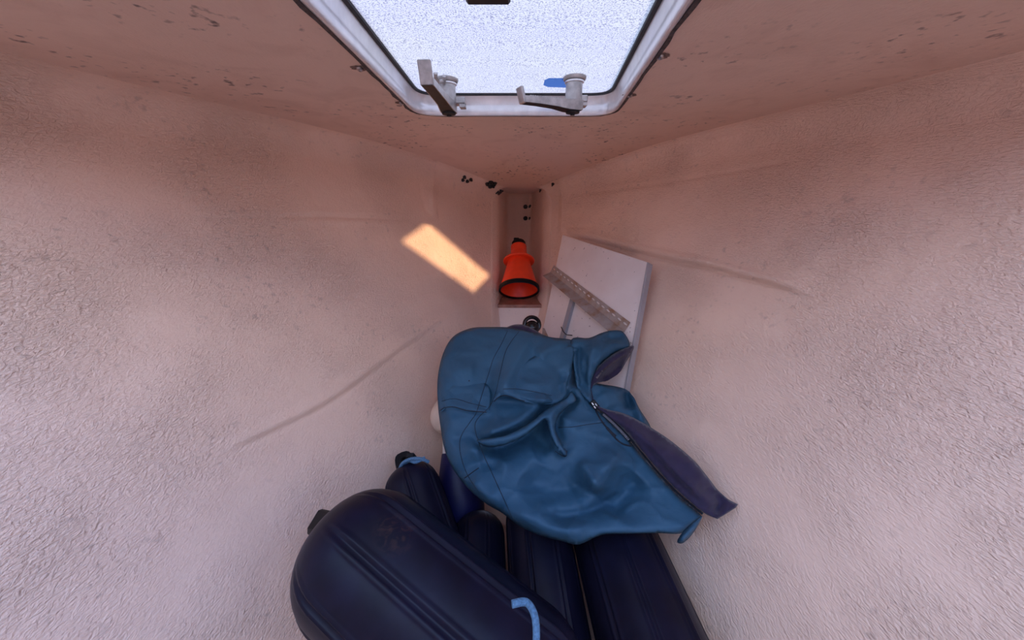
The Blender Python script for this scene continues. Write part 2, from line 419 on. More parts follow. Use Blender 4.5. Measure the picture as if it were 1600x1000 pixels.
# laminate overlaps: the part above the line stands proud of the part below (points, step m, fade px)
STEPS = {-1: [([(300, 341), (425, 337), (500, 336), (560, 338), (645, 342)], .005, 60), ([(683, 345), (682, 310), (684, 262)], .004, 30)],
         1: [([(884, 364), (960, 384), (1040, 403), (1110, 418), (1175, 436), (1280, 466)], .010, 55), ([(1040, 245), (1100, 222), (1175, 200), (1260, 170)], .005, 40),
             ([(985, 394), (996, 360), (1001, 320), (1003, 285)], .004, 35)]}
def build_side(side, name):
    nq, nh, na = 420, 300, 14
    q = np.linspace(0, 1, nq); rows = []
    for h in np.linspace(0, 1, nh): rows.append((q, np.full(nq, h), None))
    P = np.zeros((nh + na, nq, 3))
    yt, wt, yb, wb = station(q); zt = ceil_z(yt)
    htop = 1 - RF / (zt - FLOOR)
    for i in range(nh):
        x, y, z = wall_grid(side, q, htop * i / (nh - 1)); P[i] = np.stack([x, y, z], 1)
    x1, y1, z1 = wall_grid(side, q, htop); x0, y0, z0 = wall_grid(side, q, np.ones(nq))
    rf = np.minimum(RF, np.maximum(wt - .015, .01))
    for k in range(na):
        a = (k + 1) / na * math.pi / 2; s = math.sin(a); c = 1 - math.cos(a)
        x = x1 + (x0 - x1) * s * .6 - side * rf * c; y = y1 + (y0 - y1) * s
        P[nh + k] = np.stack([x, y, np.minimum(z1 + RF * s, ceil_z(y) - .0008) + (.004 if k == na - 1 else 0)], 1)
    # normals and creases
    du = np.gradient(P, axis=1); dv = np.gradient(P, axis=0)
    N = np.cross(du, dv); N /= np.linalg.norm(N, axis=2, keepdims=True) + 1e-9
    N *= np.sign(-side * N[..., :1].mean()) 
    flat = P.reshape(-1, 3); px, d = project(flat); disp = np.zeros(len(flat)); ok = d > .1
    for pts, amp, w in CREASES[side]:
        poly = np.array(smooth_line(pts, 5))
        sel = ok & (px[:, 0] > poly[:, 0].min() - 40) & (px[:, 0] < poly[:, 0].max() + 40) & (px[:, 1] > poly[:, 1].min() - 40) & (px[:, 1] < poly[:, 1].max() + 40)
        if not sel.any(): continue
        ds, fr, sd = seg_dist(px[sel], poly)
        disp[sel] += amp * np.exp(-(ds / w) ** 2) * np.clip(np.minimum(fr, 1 - fr) * 8, .15, 1)
    for pts, amp, fd in STEPS[side]:
        poly = np.array(smooth_line(pts, 5))
        sel = ok & (px[:, 0] > poly[:, 0].min() - 10) & (px[:, 0] < poly[:, 0].max() + 10) & (px[:, 1] > poly[:, 1].min() - 140) & (px[:, 1] < poly[:, 1].max() + 20)
        if not sel.any(): continue
        ds, fr, sd = seg_dist(px[sel], poly)
        disp[sel] += np.where(sd < 0, amp * np.exp(-ds / fd), amp * np.exp(-(ds / 1.5) ** 2)) * np.clip(np.minimum(fr, 1 - fr) * 10, 0, 1)
    # slow unevenness of hand-laid glass
    fade = np.clip((1.0 - np.tile(q, nh + na)) / .03, 0, 1) * np.clip((nh + na - 3 - np.repeat(np.arange(nh + na), nq)) / 8.0, 0, 1)
    disp += .004 * np.sin(flat[:, 1] * 5.1 + flat[:, 2] * 3.3) * np.sin(flat[:, 2] * 6.7 + 1.3)
    flat = flat + N.reshape(-1, 3) * (disp * fade)[:, None]
    R, Cn = nh + na, nq
    idx = np.arange(R * Cn).reshape(R, Cn)
    f = np.stack([idx[:-1, :-1], idx[:-1, 1:], idx[1:, 1:], idx[1:, :-1]], -1).reshape(-1, 4)
    if side > 0: f = f[:, ::-1]
    return struct(mk(name, flat, f.tolist(), M_wall))
build_side(-1, 'wall_left'); build_side(1, 'wall_right')

# bow end: a narrow recess running on from the edge where the hull sides close
RB = .50
def build_bow():
    v = []; f = []; nz = 60
    n = 0
    for i in range(nz + 1):
        h = i / nz * 1.03
        xl, y, z = [float(k) for k in wall_grid(-1, np.array(1.0), np.array(h))]; xr = float(wall_grid(1, np.array(1.0), np.array(h))[0])
        w = (xr - xl) / 2
        row = [(xl - .08, y + .05), (xl - .001, y - .004)] + [(xl + w * a, y + b) for a, b in ((.05, .006), (.14, .02), (.23, .05), (.28, .10), (.36, RB * .5), (.44, RB - .06), (.50, RB - .02), (.60, RB))]
        mir = [(xr - (a - xl), b) for a, b in row][::-1]
        full = row + [((xl + xr) / 2, y + RB + .006)] + mir; n = len(full)
        v += [(a, b, z) for a, b in full]
    for i in range(nz):
        for k in range(n - 1): a = i * n + k; f.append((a, a + 1, a + n + 1, a + n))
    return struct(mk('wall_front', v, f, M_wall))
build_bow()

# hatch outline on the deckhead (slightly narrower astern), added sun slot farther aft
HY0, HY1 = .26, 1.0
def hatch_contour(inset=0.0, n=10, r=.075):
    xl0, xr0, xl1, xr1 = -.236 + inset, .178 - inset, -.255 + inset, .272 - inset
    y0, y1 = HY0 + inset, HY1 - inset
    cs = [(xl0, y0), (xr0, y0), (xr1, y1), (xl1, y1)]; out = []; r = max(r - inset, .01)
    for i in range(4):
        p, a, b = Vector(cs[i]), Vector(cs[i - 1]), Vector(cs[(i + 1) % 4])
        d1 = (a - p).normalized(); d2 = (b - p).normalized()
        for k in range(n + 1):
            t = k / n; out.append((p + d1 * r * (1 - t) ** 2 + d2 * r * t ** 2))
    res = []
    for i in range(len(out)):                      # subdivide the long sides
        a, b = out[i], out[(i + 1) % len(out)]; m = max(1, int((b - a).length / .03))
        for k in range(m): res.append(a + (b - a) * k / m)
    return res
def outline_poly(y0):
    q = np.linspace(0, 1, 160); yt, wt, _, _ = station(q); m = yt > y0
    wq = float(np.interp(y0, yt, wt))
    L = [(float(cx(y0)) - wq, y0)] + [(float(cx(y)) - w, float(y)) for y, w in zip(yt[m], wt[m])]
    R = [(float(cx(y)) + w, float(y)) for y, w in zip(yt[m], wt[m])][::-1] + [(float(cx(y0)) + wq, y0)]
    L = [(a - .03, b) for a, b in L] + [(-.45, 1.80), (-.45, 2.6)]; R = [(.55, 2.6), (.55, 1.80)] + [(a + .03, b) for a, b in R]
    return L + R
def ring_mesh(inner, outer, zf, n_r, corners):
    c = Vector((sum(p[0] for p in inner) / len(inner), sum(p[1] for p in inner) / len(inner)))
    def cast(poly, ang):
        d = Vector((math.cos(ang), math.sin(ang))); best = 0
        for i in range(len(poly)):
            a = Vector(poly[i]) - c; b = Vector(poly[(i + 1) % len(poly)]) - c; e = b - a
            den = d.x * e.y - d.y * e.x
            if abs(den) < 1e-12: continue
            t = (a.x * e.y - a.y * e.x) / den; s = (a.x * d.y - a.y * d.x) / den
            if t > 0 and -1e-6 <= s <= 1 + 1e-6: best = max(best, t)
        return c + d * best
    angs = sorted([math.atan2(p[1] - c.y, p[0] - c.x) for p in list(inner) + corners])
    v = []; f = []; n = len(angs)
    for a in angs:
        p, q = cast(inner, a), cast(outer, a)
        for k in range(n_r + 1):
            g = p + (q - p) * (k / n_r); v.append((g.x, g.y, float(zf(g.y))))
    for i in range(n):
        j = (i + 1) % n
        for k in range(n_r): f.append((i * (n_r + 1) + k, j * (n_r + 1) + k, j * (n_r + 1) + k + 1, i * (n_r + 1) + k + 1))
    return v, f
YS = .235                                           # deckhead stops here; the unseen opening astern is added for sky fill
out_f = outline_poly(YS)
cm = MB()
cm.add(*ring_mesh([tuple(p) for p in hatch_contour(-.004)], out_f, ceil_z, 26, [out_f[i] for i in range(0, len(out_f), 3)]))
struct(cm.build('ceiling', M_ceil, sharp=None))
fl = outline_poly(-.75)
q = np.linspace(0, 1, 60); yt, wt, yb, wb = station(q)
fv = [(float(cx(y) - w - .01), float(y), FLOOR) for y, w in zip(yb, wb)] + [(float(cx(y) + w + .01), float(y), FLOOR) for y, w in zip(yb, wb)]
struct(mk('floor', fv, [(i, i + 60, i + 61, i + 1) for i in range(59)], M_floor))
# unseen after bulkhead: height and slot added to block and shape the low sun
PATCH = [(629, 377), (668, 349), (764, 430), (740, 456)]
BY = -.75; hole = []
for px, py in PATCH:
    p = hit(px, py); g = p + SUN_TO * ((BY - p.y) / SUN_TO.y); hole.append((g.x, g.z))
print('SUN HOLE', [tuple(round(a, 3) for a in h) for h in hole])
hs = []
for i in range(4):
    a, b = Vector(hole[i]), Vector(hole[(i + 1) % 4])
    for k in range(6): hs.append(tuple(a + (b - a) * k / 6))
out_a = [(-1.3, FLOOR), (1.6, FLOOR), (1.6, .56), (-1.3, .56)]
bv, bf = ring_mesh(hs, out_a, lambda y: y, 6, out_a)
struct(mk('wall_back', [(x, BY, z) for x, z, _ in bv], bf, M_wall))

# ------------------------------------------------------------------ deck hatch
hz = lambda y: float(ceil_z(y))
PH = .042                                            # pane above the deckhead
hatch = empty('deck_hatch', (0, .63, .20), 'frosted acrylic deck hatch in a rounded aluminium frame overhead', 'hatch')
def sweep(profile, name, mat, parent, wob=None):
    """profile: (inset, dz) points swept round the hatch contour, closed"""
    rings = [hatch_contour(i) for i, _ in profile]; n = min(len(r) for r in rings)
    ref = hatch_contour(0.0); n = len(ref); m = MB(); v = []
    c = Vector((.0, .63))
    for (ins, dz) in profile:
        for j, p in enumerate(ref):
            a, b = ref[j - 1], ref[(j + 1) % n]; d = (b - a).normalized(); nn = Vector((-d.y, d.x))
            if nn.dot(c - p) < 0: nn = -nn
            g = p + nn * (ins + (wob(j) if wob else 0)); v.append((g.x, g.y, hz(g.y) + dz))
    k = len(profile); f = []
    for i in range(k):
        for j in range(n): f.append((i * n + j, i * n + (j + 1) % n, ((i + 1) % k) * n + (j + 1) % n, ((i + 1) % k) * n + j))
    m.add(v, f); return m.build(name, mat, parent, sharp=40)
sweep([(.0, -.0035), (.002, -.0050), (.005, -.0048), (.0072, -.002), (.0076, .012), (.0062, .0145), (.0066, .020), (.0080, .028), (.0105, .035), (.0125, PH - .002), (.0125, PH + .004), (-.003, PH + .004), (-.003, -.002)], 'frame', M_alu, hatch)
sweep([(.010, PH - .004), (.019, PH - .004), (.020, PH + .003), (.010, PH + .004)], 'gasket', M_gasket, hatch)
random.seed(4)
wv = [random.random() for _ in range(400)]
sweep([(-.0005, .004), (-.001, -.0030), (-.006, -.0045), (-.010, .003)], 'sealant', M_seal, hatch, lambda j: -.006 * wv[j % 400] * wv[(j * 7) % 400])
pc = hatch_contour(.015)
mk('pane', [(p.x, p.y, hz(p.y) + PH) for p in pc], [tuple(range(len(pc)))], M_pane, hatch, False)
# clear slot with painted sky blue beside the right latch, dark grip at the after end
def on_pane(px, py, dz=0.0):
    d = ray(px, py); t = .5
    for _ in range(30): t = (hz(d.y * t) + PH + dz) / d.z
    return d * t
sl = [on_pane(*p, -.0015) for p in ((851, 125), (858, 122), (884, 122), (884, 137), (856, 136), (849, 133))]
mk('clear_slot', sl, [tuple(range(6))], M_clear, hatch, False)
g = on_pane(762, -17)
MB().box(g + Vector((0, 0, -.006)), (.03, 0, 0), (0, .012, 0), (0, 0, .006), .003).build('grip', M_latch_dark, hatch)

def latch(px, py, lever_to, tipz, label, block_dx):
    c = on_pane(px, py); L = .060
    body = MB().lathe(c, (0, 0, -1), [(0, .0155), (.008, .0155), (.010, .0188), (L - .004, .0188), (L, .0150)], 28).build('latch', M_alu2, hatch)
    body['label'] = label
    MB().lathe(c, (0, 0, -1), [(-.001, .026), (.003, .026), (.006, .024), (.0075, .018)], 32).build('washer', M_alu2, body)
    MB().lathe(c + Vector((0, 0, -.0075)), (0, 0, -1), [(0, .0215), (.003, .0218), (.0045, .018)], 32).build('collar', M_alu, body)
    e = c + Vector((0, 0, -L + .008)); tip = Vector(lever_to); d = tip - e; ln = d.length; d.normalize()
    s = d.cross(Vector((0, 0, 1))).normalized(); u = s.cross(d).normalized()
    if u.z < 0: u = -u
    lev = MB()
    # tapering lever bar: hub end deep, free end thin
    prof = [(-.016, .017, .012), (.0, .019, .013), (.02, .017, .012), (.05, .014, .008), (ln * .7, .0125, .0055), (ln, .0125, .0045)]
    v = []; f = []
    for a, hw, hh in prof:
        p = e + d * a
        v += [p - s * hw - u * hh, p + s * hw - u * hh, p + s * hw + u * .007, p - s * hw + u * .007]
    k = len(prof)
    for i in range(k - 1):
        for j in range(4): f.append((i * 4 + j, i * 4 + (j + 1) % 4, (i + 1) * 4 + (j + 1) % 4, (i + 1) * 4 + j))
    f += [(0, 3, 2, 1), (k * 4 - 4, k * 4 - 3, k * 4 - 2, k * 4 - 1)]
    lev.add(v, f)
    pt = e + d * ln
    lev.box(pt + u * (tipz / 2 - .004) + d * .002, d * .0035, s * .0125, (u * .9 + d * .25).normalized() * (tipz / 2 + .002), .0015)
    for i in range(14):                              # grip ribs
        a = .045 + i * (ln - .055) / 14
        lev.box(e + d * a + u * .0075, d * .0016, s * .012, u * .0011)
    lever = lev.build('lever', M_alu2, body, True, 30)
    # flat dark strip along the lever's underside, and hub cap
    und = MB()
    v = []; f = []
    for a, hw, hh in prof:
        p = e + d * a
        v += [p - s * hw * .86 - u * (hh + .0008), p + s * hw * .86 - u * (hh + .0008)]
    for i in range(k - 1): f.append((i * 2, i * 2 + 1, i * 2 + 3, i * 2 + 2))
    und.add(v, f); und.build('lever_underside', M_latch_dark, body, False)
    MB().lathe(e + Vector((0, 0, -.012)), (0, 0, -1), [(0, .0165), (.005, .0155), (.006, .006), (.009, .005)], 24).build('hub_cap', M_latch_dark, body)
    ct = MB(); b = e + Vector((block_dx, .012, .012))
    ct.box(b, (.013, 0, 0), (0, .014, 0), (0, 0, .007), .002); ct.box(b + Vector((.006, 0, -.010)), (.007, 0, 0), (0, .012, 0), (0, 0, .004), .001)
    ct.build('catch', M_alu2, body)
    return body
lp, rp = on_pane(698, 124), on_pane(898, 121)
latch(698, 124, Vector((-.158, .715, hz(.7) - .012)), .034, 'left grey latch with its lever turned astern', .026)
latch(898, 121, Vector((.022, .815, hz(.8) - .016)), .026, 'right grey latch with its lever turned sideways', .020)
# outer handle bracket standing over the left latch
o = on_pane(688, 116)
MB().tube([o + Vector((-.008, -.012, -.001)), o + Vector((-.010, -.004, -.008)), o + Vector((-.006, .006, -.012)), o + Vector((.006, .008, -.010)), o + Vector((.008, .0, -.003))], .0045, 8).build('pivot_bracket', M_alu2, hatch)

def screw(px, py):
    p = hit(px, py); 
    MB_ = MB().lathe(p, (0, 0, -1), [(0, .0065), (.003, .006), (.0048, .0042), (.0054, .002), (.0042, .0018), (.0042, .0)], 16)
    s = MB_.build('screw', M_screw, hatch)
    w = MB(); n = 22; vv = [p + Vector((0, 0, -.0012))]
    for k in range(n):
        r = .0095 + .004 * random.random(); a = 2 * math.pi * k / n
        vv.append(Vector((p.x + math.cos(a) * r * 1.3, p.y + math.sin(a) * r, hz(p.y + math.sin(a) * r) - .0007)))
    w.add(vv, [(0, 1 + (k + 1) % n, 1 + k) for k in range(n)]); w.build('rust_ring', M_rust, s)
for p in ((562, 106), (627, 160), (1032, 87), (984, 148)): screw(*p)

# bolt clusters of the pulpit feet
def cluster(spots, label, r, stretch=None, grp='bolt clusters under the deck'):
    ctr = hit(*spots[0]); t = empty('bolt_cluster', ctr, label, 'bolts', grp)
    for px, py in spots:
        p = hit(px, py, .003); nn = hit_normal(px, py)
        m = MB().lathe(p - nn * .003, nn, [(0, r * 1.25), (.004, r * 1.25), (.0045, r), (.010, r), (.011, r * .8)], 8)
        nut = m.build('nut', M_nut, t, False)
        MB().lathe(p + nn * .007, nn, [(0, r * .5), (.009, r * .5), (.010, r * .3)], 10).build('bolt_end', M_nut, nut)
cluster([(722, 281), (725, 276), (729, 283), (735, 280)], 'four dark bolt ends in the deckhead corner, farthest left', .0085)
cluster([(761, 287), (767, 284), (770, 290), (773, 286), (765, 291)], 'dense dark knot of bolt ends near the bow, second from left', .0105)
cluster([(775, 300), (779, 302), (782, 299)], 'three small bolt ends at the left upper corner of the bow', .0085)
cluster([(821, 323), (829, 323), (821, 341), (829, 342)], 'square of four dark bolt ends low on the bow face', .0125)
cluster([(845, 296)], 'single bolt end at the right upper corner of the bow', .008)
cluster([(864, 287)], 'single bolt end highest right of the bow', .007)

# ------------------------------------------------------------------ bow ledge and orange horn
lf = at(811, 481, 1.60); ly, lz_ = lf.y, lf.z
def wx(y, z):
    w, _ = half_width(y, z); return cx(y) - w, cx(y) + w
ld = MB(); y1 = 1.72
def recess_x(y, z):
    a = cx(y)
    while inside((a, y, z)) and a > -1: a -= .001
    return a, 2 * cx(y) - a
xa, xb = recess_x(ly + .004, lz_); xc, xd = recess_x(y1 - .01, lz_)
th = .016
ld.add([(xa, ly, lz_), (xb, ly, lz_), (xd, y1, lz_), (xc, y1, lz_), (xa, ly, lz_ + th), (xb, ly, lz_ + th), (xd, y1, lz_ + th), (xc, y1, lz_ + th)],
       [(0, 3, 2, 1), (4, 5, 6, 7), (0, 1, 5, 4), (1, 2, 6, 5), (2, 3, 7, 6), (3, 0, 4, 7)])
shelf = struct(ld.build('trim_1', M_ledge, None, False)); shelf['label'] = 'brown varnished ledge across the bow'
kv = [(xa, ly + .006, lz_), (xb, ly + .006, lz_), (wx(ly, FLOOR)[1] + .02, ly + .004, FLOOR), (wx(ly, FLOOR)[0] - .02, ly + .004, FLOOR)]
kb = [(x, y + .02, z) for x, y, z in kv]
struct(mk('trim_2', kv + kb, [(0, 3, 2, 1), (4, 5, 6, 7), (0, 1, 5, 4), (1, 2, 6, 5), (2, 3, 7, 6), (3, 0, 4, 7)], M_wall, None, False))

HA = Vector((0, .67, .74)).normalized()
# mouth rim rests on the ledge
hm = at(811, 461, 1.60)
low = -math.sqrt(1 - HA.z ** 2) * .1
hm.z = lz_ + th - low + .001
hr = empty('foghorn', (hm.x, hm.y, lz_ + th), 'orange plastic foghorn cone with a black rim leaning on the bow ledge', 'foghorn')
HL = .222
MB().lathe(hm, HA, [(.012, .094), (.0, .098), (-.002, .094), (.01, .088), (.04, .080), (HL - .02, .036), (HL - .02, .0)] if False else
           [(HL - .012, .0), (HL - .012, .034), (.04, .083), (.004, .0935), (.004, .0975), (.012, .0975), (.05, .0845), (HL, .040), (HL, .0)][::-1], 56).build('cone', M_orange, hr)
MB().lathe(hm, HA, [(-.004, .092), (-.006, .098), (-.003, .1015), (.014, .1010), (.017, .0975), (.004, .093), (-.004, .092)], 56).build('rim', M_black, hr)
MB().lathe(hm, HA, [(HL - .062, .050), (HL - .062, .077), (HL - .059, .080), (HL - .055, .080), (HL - .052, .077), (HL - .050, .048)], 48).build('flange', M_orange, hr)
nk = MB().lathe(hm, HA, [(HL - .03, .044), (HL - .01, .041), (HL + .03, .041), (HL + .034, .038), (HL + .034, .0)], 40).build('neck', M_orange, hr)
cap = MB().lathe(hm, HA, [(HL + .030, .0), (HL + .030, .036), (HL + .052, .036), (HL + .060, .031), (HL + .062, .0)], 32)
cap.box(hm + HA * (HL + .064) + Vector((-.012, 0, 0)), Vector((.014, 0, 0)), HA * .014, HA.cross(Vector((1, 0, 0))) * .014, .003)
cap.build('cap', M_black, hr)

# ------------------------------------------------------------------ white board with slotted angle
for kk in range(30):                                # stand it off the curved hull until it clears
    TL, TR, BL = hit(879, 367, .03 + .006 * kk), hit(1012, 410, .03 + .006 * kk), hit(838, 565, .03 + .010 * kk)
    bx = (TR - TL); by = (BL - TL); nB = bx.cross(by).normalized()
    if nB.dot(ray(940, 450)) > 0: nB = -nB
    if all(inside(TL + bx * i / 6 + by * 1.05 * j / 6 - nB * .02) for i in range(7) for j in range(7)): break
print('board standoff', kk)
if nB.dot(ray(940, 450)) > 0: nB = -nB
ux = bx.normalized()
by = by - 0 * ux
board = empty('leaning_board', BL, 'white painted plywood board with slotted steel angle leaning on right hull side', 'board')
T = .018
def on_board(px, py, off=0.0):
    d = ray(px, py); t = (TL.dot(nB) + off) / d.dot(nB); return d * t
c4 = [TL, TR, TR + by * 1.05, TL + by * 1.05]
m = MB(); m.add([p for p in c4] + [p - nB * T for p in c4], [(0, 1, 2, 3), (4, 7, 6, 5), (0, 4, 5, 1), (2, 6, 7, 3), (0, 3, 7, 4)])
m.build('panel', M_board, board, False)
MB().box((c4[1] + c4[2]) / 2 - nB * T / 2 + ux * .003, (c4[2] - c4[1]) / 2, ux * .004, nB * (T / 2 + .003), .001).build('edge_strip', M_boardedge, board, False)
# slotted angle
A0, A1 = on_board(863, 420, .001), on_board(981, 511, .001)
da = (A1 - A0).normalized(); La = (A1 - A0).length; sa = nB.cross(da).normalized()
if sa.z < 0: sa = -sa
W = .036; NS = 17
an = MB(); tk = .002
cell = La / NS
for i in range(NS):
    o = A0 + da * (cell * i) - sa * W * .5
    R = [(0, 0), (cell / 2, 0), (cell, 0), (cell, W / 2), (cell, W), (cell / 2, W), (0, W), (0, W / 2)]
    h, w2, cy_ = cell * .30, .0036, W * .60
    H = [(cell / 2 - h, cy_ - w2 * .5), (cell / 2, cy_ - w2), (cell / 2 + h, cy_ - w2 * .5), (cell / 2 + h * 1.15, cy_), (cell / 2 + h, cy_ + w2 * .5), (cell / 2, cy_ + w2), (cell / 2 - h, cy_ + w2 * .5), (cell / 2 - h * 1.15, cy_)]
    P = lambda q, z: o + da * q[0] + sa * q[1] + nB * z
    v = [P(q, tk) for q in R] + [P(q, tk) for q in H] + [P(q, 0) for q in H] 
    f = [(k, (k + 1) % 8, 8 + (k + 1) % 8, 8 + k) for k in range(8)] + [(8 + k, 8 + (k + 1) % 8, 16 + (k + 1) % 8, 16 + k) for k in range(8)]
    an.add(v, f)
eL = A0 - sa * W * .5; eR = A1 - sa * W * .5
fl_dir = (nB * .75 - sa * .66).normalized()
an.add([eL, eR, eR + fl_dir * .040, eL + fl_dir * .040, eL - nB * 0 - sa * .002, eR - sa * .002, eR + fl_dir * .040 - sa * .002, eL + fl_dir * .040 - sa * .002],
       [(0, 1, 2, 3), (4, 7, 6, 5), (0, 3, 7, 4), (1, 5, 6, 2), (2, 6, 7, 3)])
an.build('slotted_angle', M_steel, board, False)
# batten below the angle and bent nail
b0, b1 = on_board(897, 462, .006), on_board(876, 540, .006)
db = (b1 - b0); sb = nB.cross(db.normalized())
MB().box((b0 + b1) / 2, db / 2, sb * .012, nB * .008, .001).build('batten', M_boardedge, board, False)
n0 = on_board(877, 511, .016)
MB().tube([n0, on_board(880, 518, .02), on_board(885, 523, .02), on_board(894, 524, .012)], .002, 8).build('bent_nail', M_nut, board)
pl = [on_board(*p, .003) for p in ((848, 512), (850, 513), (858, 530), (846, 530))]
MB().add(pl + [p - nB * .003 for p in pl], [(0, 1, 2, 3), (0, 4, 5, 1), (1, 5, 6, 2), (2, 6, 7, 3), (3, 7, 4, 0)]).build('corner_plate', M_steel, board, False)

# ------------------------------------------------------------------ fenders
def fender(p1, p2, R, name, label, mat, eyes=(1, 1), ribs=8, phase=0.0, group='fenders heaped in the forepeak', rib_h=.035, ref=(0, 0, 1), eye_mat=None):
    p1, p2 = Vector(p1), Vector(p2); ax = p2 - p1; L = ax.length; a = ax.normalized()
    low = min(p1.z, p2.z) - R
    root = empty(name, ((p1.x + p2.x) / 2, (p1.y + p2.y) / 2, low), label, 'fender', group)
    prof = []; D = R * .92                            # dome length
    n1 = 12
    for k in range(n1 + 1):
        th = math.pi / 2 * k / n1; prof.append((-D * math.cos(th), max(R * math.sin(th) ** .85, .012)))
    for k in range(1, 20): prof.append((L * k / 20, R))
    for k in range(n1 + 1):
        th = math.pi / 2 * (1 - k / n1); prof.append((L + D * math.cos(th), max(R * math.sin(th) ** .85, .012)))
    N = 192; npr = len(prof)
    def mod(th, i):
        f = ((th / (2 * math.pi) * ribs + phase) % 1.0) - .5
        g = math.exp(-((f - .09) / .035) ** 2) + math.exp(-((f + .09) / .035) ** 2) - 1.1 * math.exp(-(f / .045) ** 2)
        k = min(1, max(0, (min(i, npr - 1 - i) - 6) / 6))
        return 1 + rib_h * g * k
    MB().lathe(p1, a, prof, N, mod, ref).build('body', mat, root, True, None)
    for s, use in ((0, eyes[0]), (1, eyes[1])):
        if not use: continue
        c = (p1 - a * D) if s == 0 else (p2 + a * D); d = -a if s == 0 else a
        side = d.cross(Vector((0, 0, 1))).normalized(); n = side.cross(d).normalized()
        e = MB(); v = []; f = []
        ww, ll, tt, n2 = R * .34, R * .42, R * .16, 16
        outer = []; inner = []
        for k in range(n2):
            th = 2 * math.pi * k / n2
            ox, oy = math.cos(th), math.sin(th)
            outer.append((ww * (abs(ox) ** .7) * (1 if ox > 0 else -1), ll * .3 + ll * (abs(oy) ** .7) * (1 if oy > 0 else -1)))
            inner.append((ww * .38 * ox, ll * .45 + ww * .38 * oy))
        for z in (-tt, tt):
            for q in outer + inner: v.append(c + side * q[0] + d * q[1] + n * z)
        for k in range(n2):
            j = (k + 1) % n2
            f += [(k, j, n2 + j, n2 + k), (2 * n2 + k, 3 * n2 + k, 3 * n2 + j, 2 * n2 + j), (k, 2 * n2 + k, 2 * n2 + j, j), (n2 + k, n2 + j, 3 * n2 + j, 3 * n2 + k)]
        e.add(v, f); e.build('eye', eye_mat or M_black, root, True, 40)
    return root
fa1, fa2 = at(572, 874, .56), at(812, 1086, .47)
def brown_patched(src, p, r):  # mixes a noisy brown patch into the vinyl around a point
    m = src.copy(); m.name = 'navy_vinyl_brown_patch'; n = m.node_tree.nodes; l = m.node_tree.links; b = n['Principled BSDF']
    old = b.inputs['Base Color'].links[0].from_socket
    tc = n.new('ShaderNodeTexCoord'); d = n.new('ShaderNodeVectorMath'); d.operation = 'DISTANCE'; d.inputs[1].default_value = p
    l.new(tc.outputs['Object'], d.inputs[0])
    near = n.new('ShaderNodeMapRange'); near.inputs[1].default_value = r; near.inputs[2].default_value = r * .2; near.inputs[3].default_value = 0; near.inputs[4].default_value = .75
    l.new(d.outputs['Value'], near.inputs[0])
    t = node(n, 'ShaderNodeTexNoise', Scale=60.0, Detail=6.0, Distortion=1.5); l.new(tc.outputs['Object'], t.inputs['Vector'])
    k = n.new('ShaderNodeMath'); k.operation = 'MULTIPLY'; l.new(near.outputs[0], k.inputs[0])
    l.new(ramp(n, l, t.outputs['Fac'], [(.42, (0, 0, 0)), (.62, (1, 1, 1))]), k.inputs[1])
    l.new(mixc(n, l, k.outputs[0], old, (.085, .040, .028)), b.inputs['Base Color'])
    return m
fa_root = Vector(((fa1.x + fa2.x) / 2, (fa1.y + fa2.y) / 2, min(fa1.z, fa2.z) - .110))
FA = fender(fa1, fa2, .110, 'fender', 'large ribbed navy fender lying in front at bottom left', brown_patched(M_navy, at(624, 812, .50) - fa_root, .05), (0, 0), 8, .1)
# black eye lug shown at the left of the dome
FB = fender(at(645, 764, .87), at(672, 850, .79), .072, 'fender', 'small navy fender end standing by the left hull side with pale blue rope', M_navy, (1, 0), 7, .3)
FE = fender(at(748, 842, .84), at(744, 1060, .63), .068, 'fender', 'navy fender lowest in the black gap behind the big front fender', M_navy, (0, 0), 8, .0)
FC = fender(at(838, 815, .85), at(868, 1060, .62), .081, 'fender', 'navy fender deep in shadow under the middle of the jacket', M_navy, (0, 0), 8, .0)
FD = fender(at(942, 790, .88), at(1036, 1060, .57), .101, 'fender', 'long ribbed navy fender along the right hull side at the bottom', M_navy, (0, 0), 9, .25, rib_h=.03)
# ropes
def rope(pts, r, parent):
    P = smooth_line([tuple(p) for p in pts], 7); m = MB(); m.tube(P, r, 10)
    ob = m.build('rope', M_rope, parent); ob['label'] = 'pale blue rope'
    return ob
rope([at(800, 944, .415), at(822, 941, .418), at(834, 958, .405), at(838, 985, .395), at(836, 1020, .385), at(826, 1060, .38)], .0046, FA)
rope([at(623, 738, .87), at(629, 724, .865), at(643, 717, .86), at(658, 717, .855), at(670, 722, .86)], .0045, FB)
rope([at(628, 730, .875), at(638, 720, .87), at(650, 722, .855), at(664, 715, .865)], .0045, FB)
MB().box(at(643, 714, .88), Vector((.011, 0, 0)), Vector((0, .006, .004)), Vector((0, -.008, .014)), .003).build('rope_stop', M_black, FB)
MB().box(at(512, 828, .60), Vector((.022, -.012, .012)), Vector((.004, .02, .006)), Vector((-.012, 0, .026)), .006).build('lug', M_black, FA)

WF = fender(at(717, 650, 1.04), at(720, 800, .94), .052, 'fender', 'white fender with a blue end peeping out left of the jacket', M_white, (0, 0), 1, 0, rib_h=0)
# blue sleeve over the lower end
wf1, wf2 = at(717, 650, 1.04), at(720, 800, .94); aw = (wf2 - wf1).normalized(); lw = (wf2 - wf1).length
MB().lathe(wf1, aw, [(lw * .40, .0525), (lw * .40 + .002, .0545), (lw * .6, .062), (lw * .8, .068), (lw, .070), (lw + .025, .064), (lw + .05, .046), (lw + .062, .022), (lw + .064, 0)], 64).build('blue_end', M_blue, WF)
CFn = fender(at(704, 650, 1.13), at(736, 600, 1.25), .070, 'fender', 'cream fender standing against the left hull side behind the jacket', M_cream, (0, 0), 1, 0, rib_h=0)

